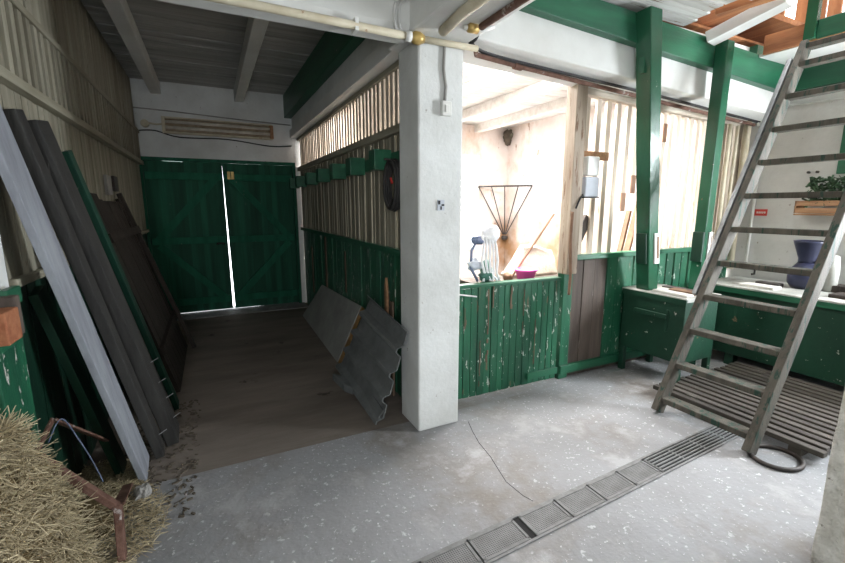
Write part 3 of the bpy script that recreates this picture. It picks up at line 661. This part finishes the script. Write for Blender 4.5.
tag(B(5.08, 1.52, .815, 5.25, 1.78, .88).build('small_tray', 'dark_z', bevel=.006), 'dark tray on the feed box behind blue jar', 'tray')
t = thing('blue_jar', 'dark blue plastic jar with flared neck on the feed box', 'jar', (5.10, 1.98, .815))
MB().lathe([(.10, 0), (.135, .05), (.14, .12), (.12, .19), (.075, .25)], (5.10, 1.98, .815), 28).build('body', 'blue_plastic', t, smooth=True)
MB().lathe([(.075, .25), (.075, .29), (.125, .44), (.13, .46), (.118, .46), (.07, .30)], (5.10, 1.98, .815), 28).build('funnel_neck', 'blue_plastic', t, smooth=True)
tag(MB().lathe([(.05, 0), (.055, .2), (.04, .33), (.02, .34)], (5.12, 1.80, .815), 20).build('white_bottle', 'lid_pale', smooth=True), 'pale plastic bottle right of the blue jar', 'bottle')
# ------------------------------------------------------------------ end wall details
t = thing('wall_crate', 'small wooden crate of greenery fixed on end wall', 'crate', (5.30, 1.95, 1.52))
m = MB()
for z in (1.53, 1.60): m.box(5.21, 1.70, z, 5.225, 2.20, z + .05)
m.box(5.21, 1.70, 1.51, 5.40, 2.20, 1.525); m.box(5.21, 2.185, 1.53, 5.39, 2.20, 1.65); m.box(5.21, 1.70, 1.53, 5.39, 1.715, 1.65)
m.build('box', 'crate_wood', t, bevel=.003)
m = MB(); rg = random.Random(8)
for k in range(260):
    p = V((rg.uniform(5.20, 5.38), rg.uniform(1.72, 2.13), rg.uniform(1.62, 1.86))); d = V((rg.uniform(-1, 1), rg.uniform(-1, 1), rg.uniform(-1, 1))).normalized() * rg.uniform(.02, .05)
    m.bar(p - d, p + d, .022, .004, (rg.random(), rg.random(), 1))
m.build('greenery', 'leaf', t)['kind'] = 'stuff'
t = thing('wall_sign', 'small red sign plate on the white end wall', 'sign', (5.39, 2.57, 1.49))
sp = B(5.385, 2.51, 1.495, 5.398, 2.625, 1.565).build('plate', 'red', t)
m = MB(); y = 2.605
for k in range(5): m.box(5.383, y - .011, 1.52, 5.385, y, 1.54); y -= .018
m.build('letter_marks', 'paper', sp)
for k, y in enumerate((2.20, 2.13)):
    tag(MB().cyl((5.375, y, 1.93), (5.402, y, 1.93), .012, 12).build('wall_bolt', 'iron'), ['left dark bolt on end wall above the plant crate', 'right dark bolt on end wall above the plant crate'][k], 'bolt', 'wall bolts')
t = thing('wall_pipe', 'white pipe frame running along upper end wall', 'pipe', (5.36, 2.4, 2.6))
MB().tube([(5.375, 2.69, 2.45), (5.375, 2.69, 2.70), (5.375, 2.67, 2.72), (5.375, 1.0, 2.66)], .018, 10).build('pipe_run', 'plastic_white', t, smooth=True)
MB().tube([(5.375, 2.60, 2.62), (5.375, 1.0, 2.52)], .012, 8).build('cord', 'cable_white', t, smooth=True)
MB().tube([(5.375, 2.64, .9), (5.375, 2.64, 2.62)], .015, 8).build('pipe_run', 'plastic_white', t, smooth=True)
struct(B(5.365, 1.86, 1.90, 5.40, 1.98, 2.42).build('trim_7', 'green_y', bevel=.004))

# ------------------------------------------------------------------ loft hatch timbers
tag(MB().bar((3.93, 2.43, 3.0), (4.02, 1.93, 3.135), .15, .09).build('broken_joist', 'beam_white', bevel=.004), 'white broken joist sagging at the ceiling hatch', 'joist')
tag(MB().bar((3.79, 2.30, 3.135), (3.93, 1.60, 3.15), .10, .06).build('loose_joist', 'orange_x', bevel=.004), 'bare orange joist over broken ceiling edge', 'joist')
t = thing('loft_rail', 'green railing board and post at the loft hatch edge', 'railing', (4.78, 1.6, 3.14))
B(4.675, -.9, 2.985, 4.698, 2.0, 3.13).build('board', 'green_y', t, bevel=.004)
B(4.64, 2.0, 2.99, 4.698, 2.08, 3.95).build('post', 'green_clean', t, bevel=.004)

# ------------------------------------------------------------------ ladder
t = thing('loft_ladder', 'tall worn wooden ladder rising to the loft hatch', 'ladder', (3.01, 1.66, 0))
DIR = V((.497, 0, 1)); DN = DIR.normalized(); NR = V((DN.z, 0, -DN.x))
def lp(z, y): return V((3.02 + .497 * z, y, z))
for y in (1.965, 1.325):
    MB().bar(lp(0.015, y), lp(2.90, y), .05, .105, (-1, 0, 0)).build('stile', 'ladder_wood', t, bevel=.006)
zs = [.12 + .2605 * k for k in range(11)] + [2.875]
for z in zs:
    c = lp(z, 0).x
    m = MB().box(c - .05, 1.35, z - .026, c + .05, 1.94, z + .016); m.build('rung', 'ladder_wood', t, bevel=.005)
MB().bar(lp(.9, 2.02) + V((-.03, 0, 0)), lp(2.78, 2.02) + V((-.03, 0, 0)), .035, .045, (-1, 0, 0)).build('handrail', 'steel', t, bevel=.006)
for z in (1.0, 1.9, 2.7):
    MB().cyl(lp(z, 2.02) + V((-.03, 0, 0)), lp(z, 1.98), .009).build('handrail_bracket', 'iron', t)
MB().tube([lp(zs[4], 1.70) + V((0, 0, -.014)), lp(zs[4], 1.70) + V((0, 0, -.06)), lp(zs[4], 1.72) + V((0, 0, -.065))], .008, 6).build('hook', 'iron', t)
MB().bar(lp(.0, 1.965) + V((-.0, 0, .03)), lp(0, 1.325) + V((0, 0, .03)), .03, .02)

# ------------------------------------------------------------------ pallet, ring
t = thing('slatted_pallet', 'slatted wooden floor grid behind the ladder', 'pallet', (3.85, 1.6, 0))
for y in (1.16, 1.62, 2.08): B(3.30, y, 0, 4.57, y + .07, .05).build('bearer', 'pallet_wood', t)
for k in range(15):
    x = 3.30 + .087 * k; MB().box(x, 1.06 + R.uniform(-.01, .01), .05, x + .055, 2.20 + R.uniform(-.01, .01), .085).build('slat', 'pallet_wood', t, bevel=.004)
pts = [(3.13 + .145 * math.cos(a), 1.22 + .13 * math.sin(a), .014) for a in [2 * math.pi * i / 48 for i in range(48)]]
tag(MB().tube(pts, .014, 8, closed=True).build('iron_ring', 'iron', smooth=True), 'rusty iron hoop lying on floor at the ladder foot', 'hoop')

# ------------------------------------------------------------------ drain channel
def dr(x, off): return (x, 1.432 + .052 * (x - .7) + off)
t = struct(MB().hexa([(*dr(-.2, -.075), .0), (*dr(3.35, -.075), .0), (*dr(3.35, .075), .0), (*dr(-.2, .075), .0), (*dr(-.2, -.075), .0015), (*dr(3.35, -.075), .0015), (*dr(3.35, .075), .0015), (*dr(-.2, .075), .0015)]).build('trim_8', 'black_void'))
m = MB()
for o in (-.082, .082): m.bar((*dr(-.2, o), .004), (*dr(3.35, o), .004), .012, .008)
struct(m.build('trim_9', 'drain_rim'))
labs = ['perforated drain cover at bottom of picture, nearest the straw side', 'perforated drain cover before the dark gap in channel', 'perforated drain cover just past the dark gap',
        'second perforated drain cover past the dark gap', 'third perforated drain cover past the dark gap', 'perforated drain cover next to the open bar grating']
for i, (x0, x1) in enumerate([(.735, .985), (.995, 1.275), (1.315, 1.565), (1.575, 1.825), (1.835, 2.085), (2.095, 2.335)]):
    t = thing('drain_cover', labs[i], 'drain cover', (*dr((x0 + x1) / 2, 0), .0), 'perforated drain covers')
    q = lambda x, o, z: (*dr(x, o), z)
    MB().hexa([q(x0 + .012, -.06, .002), q(x1 - .012, -.06, .002), q(x1 - .012, .06, .002), q(x0 + .012, .06, .002), q(x0 + .012, -.06, .007), q(x1 - .012, -.06, .007), q(x1 - .012, .06, .007), q(x0 + .012, .06, .007)]).build('perforated_plate', 'grate_plate', t)
    m = MB()
    for (a, b) in (((x0, -.067), (x1, -.067)), ((x0, .067), (x1, .067)), ((x0 + .007, -.067), (x0 + .007, .067)), ((x1 - .007, -.067), (x1 - .007, .067))):
        m.bar(q(*a, .006), q(*b, .006), .014, .008)
    m.build('rim', 'drain_rim', t)
t = thing('bar_grating', 'open dark bar grating of the drain, by ladder foot', 'grating', (*dr(2.8, 0), 0))
for k in range(6):
    o = -.06 + .024 * k; MB().bar((*dr(2.36, o), .005), (*dr(3.34, o), .005), .008, .008).build('bar', 'drain_rim', t)
m = MB()
for k in range(5): x = 2.36 + .245 * k; m.bar((*dr(x, -.066), .003), (*dr(x, .066), .003), .012, .004)
m.build('cross_bar', 'drain_rim', t)
# floor crack and repair joint
cr = [(1.62, 2.50), (1.57, 2.36), (1.53, 2.22), (1.505, 2.05), (1.47, 1.92), (1.44, 1.80), (1.45, 1.66), (1.47, 1.60)]
m = MB()
for a, b in zip(cr, cr[1:]): m.bar((*a, .0), (*b, .0), .004, .002)
struct(m.build('trim_10', 'black_void'))

# ------------------------------------------------------------------ left lean-to boards
def lean_board(name, bc, tc, w, th, mt, label, cat='board', nails=0, wdir=(0, 1, 0)):
    bc, tc, wd = V(bc), V(tc), V(wdir).normalized()
    ax = (tc - bc).normalized(); wd = (wd - ax * wd.dot(ax)).normalized(); nr = wd.cross(ax).normalized()
    if nr.x < 0: nr = -nr
    t = thing(name, label, cat, tuple(bc))
    a, b = wd * w / 2, nr * th / 2
    MB().hexa([bc - a - b, bc + a - b, bc + a + b, bc - a + b, tc - a - b, tc + a - b, tc + a + b, tc - a + b]).build('board', mt, t, bevel=.004)
    bo = t.children[0] if t.children else t
    for k in range(nails):
        p = bc.lerp(tc, .06 + .07 * k) + b + a * (.2 + .3 * (k % 2)); MB().tube([p, p + nr * .045 + V((0, .02, .01))], .003, 6).build('nail', 'steel', bo)
    return t
G = 'boards leaning on the left wall'
lean_board('leaning_plank', (-.475, 2.84, .02), (-.785, 2.40, 2.03), .225, .035, 'grey_plank', 'wide blue-grey plank, front-most of the boards leaning on left wall')
lean_board('leaning_plank', (-.41, 3.02, .02), (-.785, 2.70, 2.04), .12, .05, 'grey_dark', 'narrow dark board just behind the blue-grey plank', nails=1)
lean_board('leaning_plank', (-.35, 3.22, .02), (-.775, 2.94, 2.03), .22, .07, 'grey_dark', 'thick dark plank with nails, third of the leaning boards', nails=4)
lean_board('leaning_plank', (-.36, 3.72, .02), (-.755, 3.36, 1.93), .11, .035, 'green_board', 'narrow green board leaning behind the thick dark plank')
lean_board('leaning_plank', (-.60, 2.90, .02), (-.78, 2.62, 1.20), .13, .04, 'green_dark', 'dark green board leaning low behind blue-grey plank')
lean_board('leaning_plank', (-.46, 3.84, .02), (-.79, 3.58, 1.78), .20, .03, 'dark_z', 'dark brown plank between green board and hurdle panel')
t = thing('hurdle_panel', 'dark brown boarded hurdle leaning near the gate', 'panel', (-.4, 4.6, 0))
hb, ht = V((-.38, 4.0, .02)), V((-.80, 3.75, 1.66))
for k in range(8):
    o = V((0, .172 * k, 0)); w = V((0, .16, 0)); th = V((.03, 0, .006))
    b, p = hb + o, ht + o + V((0, 0, R.uniform(-.04, .03)))
    MB().hexa([b, b + w, b + w + th, b + th, p, p + w, p + w + th, p + th]).build('board', 'dark_z', t)
for f in (.25, .82):
    p = hb.lerp(ht, f) + V((.05, -.02, .0)); MB().bar(p, p + V((0, 1.42, 0)), .07, .04, (1, 0, .3)).build('cross_rail', 'dark_z', t)
lean_board('leaning_plank', (-.28, 5.30, .02), (-.78, 5.06, 1.72), .06, .04, 'dark_z', 'thin dark batten leaning at far edge of the hurdle')
tag(B(-.79, 4.64, 1.70, -.812, 4.84, 1.87).build('wall_notice', 'cable_grey'), 'faded paper notice on left wall above hurdle', 'notice')
tag(B(-.79, 4.98, 1.74, -.812, 5.16, 1.88).build('wall_notice', 'iron'), 'smaller dark notice on left wall, nearer the gate', 'notice')
# bricks and hook on the left post
t = thing('loose_brick', 'orange brick end resting on the green post ledge', 'brick', (-.72, 2.10, 1.09))
B(-.773, 2.02, 1.09, -.70, 2.145, 1.215).build('brick_body', 'brick', t, bevel=.006)
tag(B(-.773, 2.155, 1.09, -.715, 2.22, 1.25).build('wood_block', 'brown_z', bevel=.006), 'grey brown wood block beside the orange brick', 'block')
struct(B(-.775, 1.95, 1.05, -.745, 2.24, 1.09).build('trim_11', 'green_y', bevel=.004))
struct(B(-.775, 2.20, 1.20, -.745, 2.34, 1.27).build('trim_11', 'green_y', bevel=.004))

# ------------------------------------------------------------------ straw
def strands(m, fn, n, ln, w, rg, up=.3):
    for k in range(n):
        p, nv = fn(rg); d = V((rg.gauss(0, 1), rg.gauss(0, 1), rg.gauss(0, up))).normalized()
        d = (d + nv * rg.uniform(-.05, .55)).normalized(); L = ln * rg.uniform(.5, 1.5); q = d.orthogonal().normalized() * w
        q2 = d.cross(q).normalized() * w; b = V((rg.uniform(-.2, .2), rg.uniform(-.2, .2), rg.uniform(-.25, .05))) * L
        a0, a1, a2 = p - d * L * .5, p + b * .2, p + d * L * .5 + b
        vs = [[m.bm.verts.new(x + o) for o in (q, -q * .5 + q2 * .8, -q * .5 - q2 * .8)] for x in (a0, a1, a2)]
        for A, C in zip(vs, vs[1:]):
            for i in range(3): m.bm.faces.new([A[i], A[(i + 1) % 3], C[(i + 1) % 3], C[i]])
rg = random.Random(4)
t = thing('straw_bale', 'loose yellow straw bale in the lower left corner', 'straw bale', (-.72, 1.95, 0))
m = MB(); bm = m.bm
bmesh.ops.create_cube(bm, size=1); bmesh.ops.subdivide_edges(bm, edges=bm.edges[:], cuts=14, use_grid_fill=True)
BX = (-.80, -.68); BY = (1.20, 2.06); BZ = .84
def balept(p):
    k = noise.noise(p * 6) * .04 + noise.noise(p * 17) * .015
    return k
for v in bm.verts:
    p = V((BX[0] + (v.co.x + .5) * (BX[1] - BX[0]), BY[0] + (v.co.y + .5) * (BY[1] - BY[0]), (v.co.z + .5) * BZ))
    p.x += balept(p) * (v.co.x + .5) + .10 * (1 - p.z / BZ) * (v.co.x + .5); p.z += balept(p + V((3, 0, 0))) * max(0, v.co.z + .3)
    if p.y > 1.85: p.z -= (p.y - 1.85) * 1.7 * (v.co.z + .5)
    v.co = p
m.build('packed_body', 'straw_dark', t)
def bale_fn(r):
    y = r.uniform(1.35, 2.08); zt = BZ - max(0, y - 1.85) * 1.7
    if r.random() < .55:
        z = r.uniform(.02, zt); return V((BX[1] + .10 * (1 - z / BZ) + noise.noise(V((0, y * 6, z * 6))) * .03, y, z)), V((1, 0, .15))
    return V((r.uniform(BX[0] + .02, BX[1]), y, zt + r.uniform(-.01, .03))), V((.3, 0, 1))
m = MB(); strands(m, bale_fn, 6800, .12, .0016, rg, .8)
m.build('straw_stalks', 'straw', t)['kind'] = 'stuff'
# loose straw on the floor
def loose_fn(r):
    u = r.random(); y = 2.05 + 1.0 * u; x = -.80 + r.random() ** 1.3 * (.36 + .12 * math.sin(u * 5))
    h = .07 * max(0, 1 - abs(y - 2.45) / .5) * max(0, min(1, (-.42 - x) / .2))
    return V((x, y, .008 + h + r.random() * .02)), V((0, 0, .3))
m = MB(); strands(m, loose_fn, 2600, .085, .0014, rg, .12)
tag(m.build('loose_straw', 'straw'), 'loose straw scattered on floor by the leaning boards', 'straw', kind='stuff')
m = MB()
for k in range(420):
    u = rg.random(); y = 2.3 + 1.5 * u; x = -.62 + rg.random() * .42
    s = rg.uniform(.003, .012); m.bar((x, y, s * .4), (x + rg.uniform(-.03, .03), y + rg.uniform(-.03, .03), s * .4), s, s * .8)
tag(m.build('floor_debris', 'debris'), 'dark crumbs and wood bits on floor below leaning boards', 'debris', kind='stuff')
m = MB(); m.blob((-.68, 2.50, .0), (.16, .26, .085), 12, .35); m.bm.verts.ensure_lookup_table()
for v in m.bm.verts: v.co.z = max(v.co.z, 0)
tag(m.build('straw_heap', 'straw_dark'), 'low dark heap of straw litter beside the green post', 'straw', kind='stuff')
# rusty frame on the straw
t = thing('scrap_iron', 'bent rusty angle iron lying over straw by green post', 'scrap iron', (-.64, 2.35, .0))
MB().bar((-.745, 2.17, .585), (-.49, 2.2, .22), .04, .03).build('long_bar', 'rust', t, bevel=.003)
MB().bar((-.735, 2.18, .575), (-.69, 2.27, .68), .035, .012, (1, 0, 0)).build('upright_bar', 'rust', t, bevel=.003)
MB().bar((-.69, 2.27, .675), (-.62, 2.75, .30), .025, .012).build('rear_bar', 'rust', t, bevel=.003)
MB().bar((-.49, 2.2, .235), (-.478, 2.1, .02), .055, .03, (1, 0, 0)).build('foot_bar', 'rust', t, bevel=.004)
MB().bar((-.49, 2.2, .23), (-.525, 2.62, .08), .05, .008, (0, 0, 1)).build('bent_strip', 'rust', t, bevel=.002)
tag(MB().blob((-.455, 2.56, .04), (.04, .05, .05), 21, .5).build('crumpled_paper', 'cable_grey'), 'crumpled grey paper at foot of blue-grey plank', 'litter')
cable('baler_twine', [(-.70, 2.21, .60), (-.67, 2.30, .66), (-.63, 2.34, .52), (-.60, 2.36, .40), (-.56, 2.32, .30)], 0.003, 'cloth_blue', 'thin blue grey twine looping over the straw')['category'] = 'twine'

# ------------------------------------------------------------------ light
W = bpy.data.worlds.new('World'); SC.world = W; W.use_nodes = True
bg = W.node_tree.nodes['Background']; bg.inputs[0].default_value = (.92, .96, 1, 1); bg.inputs[1].default_value = 5
def area(name, loc, target, sx, sy, power, col=(1, 1, 1)):
    l = bpy.data.lights.new(name, 'AREA'); l.shape = 'RECTANGLE'; l.size = sx; l.size_y = sy; l.energy = power; l.color = col
    o = bpy.data.objects.new(name, l); COL.objects.link(o); o.location = loc
    o.rotation_euler = (V(target) - V(loc)).to_track_quat('-Z', 'Y').to_euler(); return o
area('skylight', (4.1, 1.4, 4.88), (4.1, 1.4, 0), 2.2, 3.0, 40, (.95, .98, 1))
area('end_wall_window', (5.37, .55, 1.6), (1.0, 1.9, 1.0), 1.1, 1.3, 330, (.90, .95, 1))
area('side_fill', (-.80, -1.6, 1.5), (2.6, 3.0, 1.3), 1.4, 1.2, 112, (.92, .96, 1))  # added fill lamp behind the camera, no opening in the wall here
area('stall_fill', (3.0, 3.75, 3.08), (3.6, 4.6, 0), 2.2, 1.2, 700, (1, .965, .95))  # added lamp hidden under the closed stall ceiling, brightens the stall walls
area('stall_window_day', (4.35, 7.45, 1.7), (4.3, 3, 1.2), .9, 1.8, 420, (1, .98, .97))

# ------------------------------------------------------------------ camera
cam = bpy.data.cameras.new('Camera'); co = bpy.data.objects.new('Camera', cam); COL.objects.link(co)
co.location = (0, 0, 1.6); co.rotation_euler = (math.radians(90 - 10.1), 0, math.radians(-26.3))
cam.sensor_width = 36; cam.lens = 424 / 845 * 36; cam.clip_start = .02; cam.clip_end = 100
SC.camera = co
vs = SC.view_settings; vs.view_transform = 'Standard'; vs.look = 'None'; vs.gamma = 1; vs.exposure = .3
try: vs.use_curve_mapping = False
except Exception: pass
for o in bpy.data.objects:
    if '_loc' in o: del o['_loc']
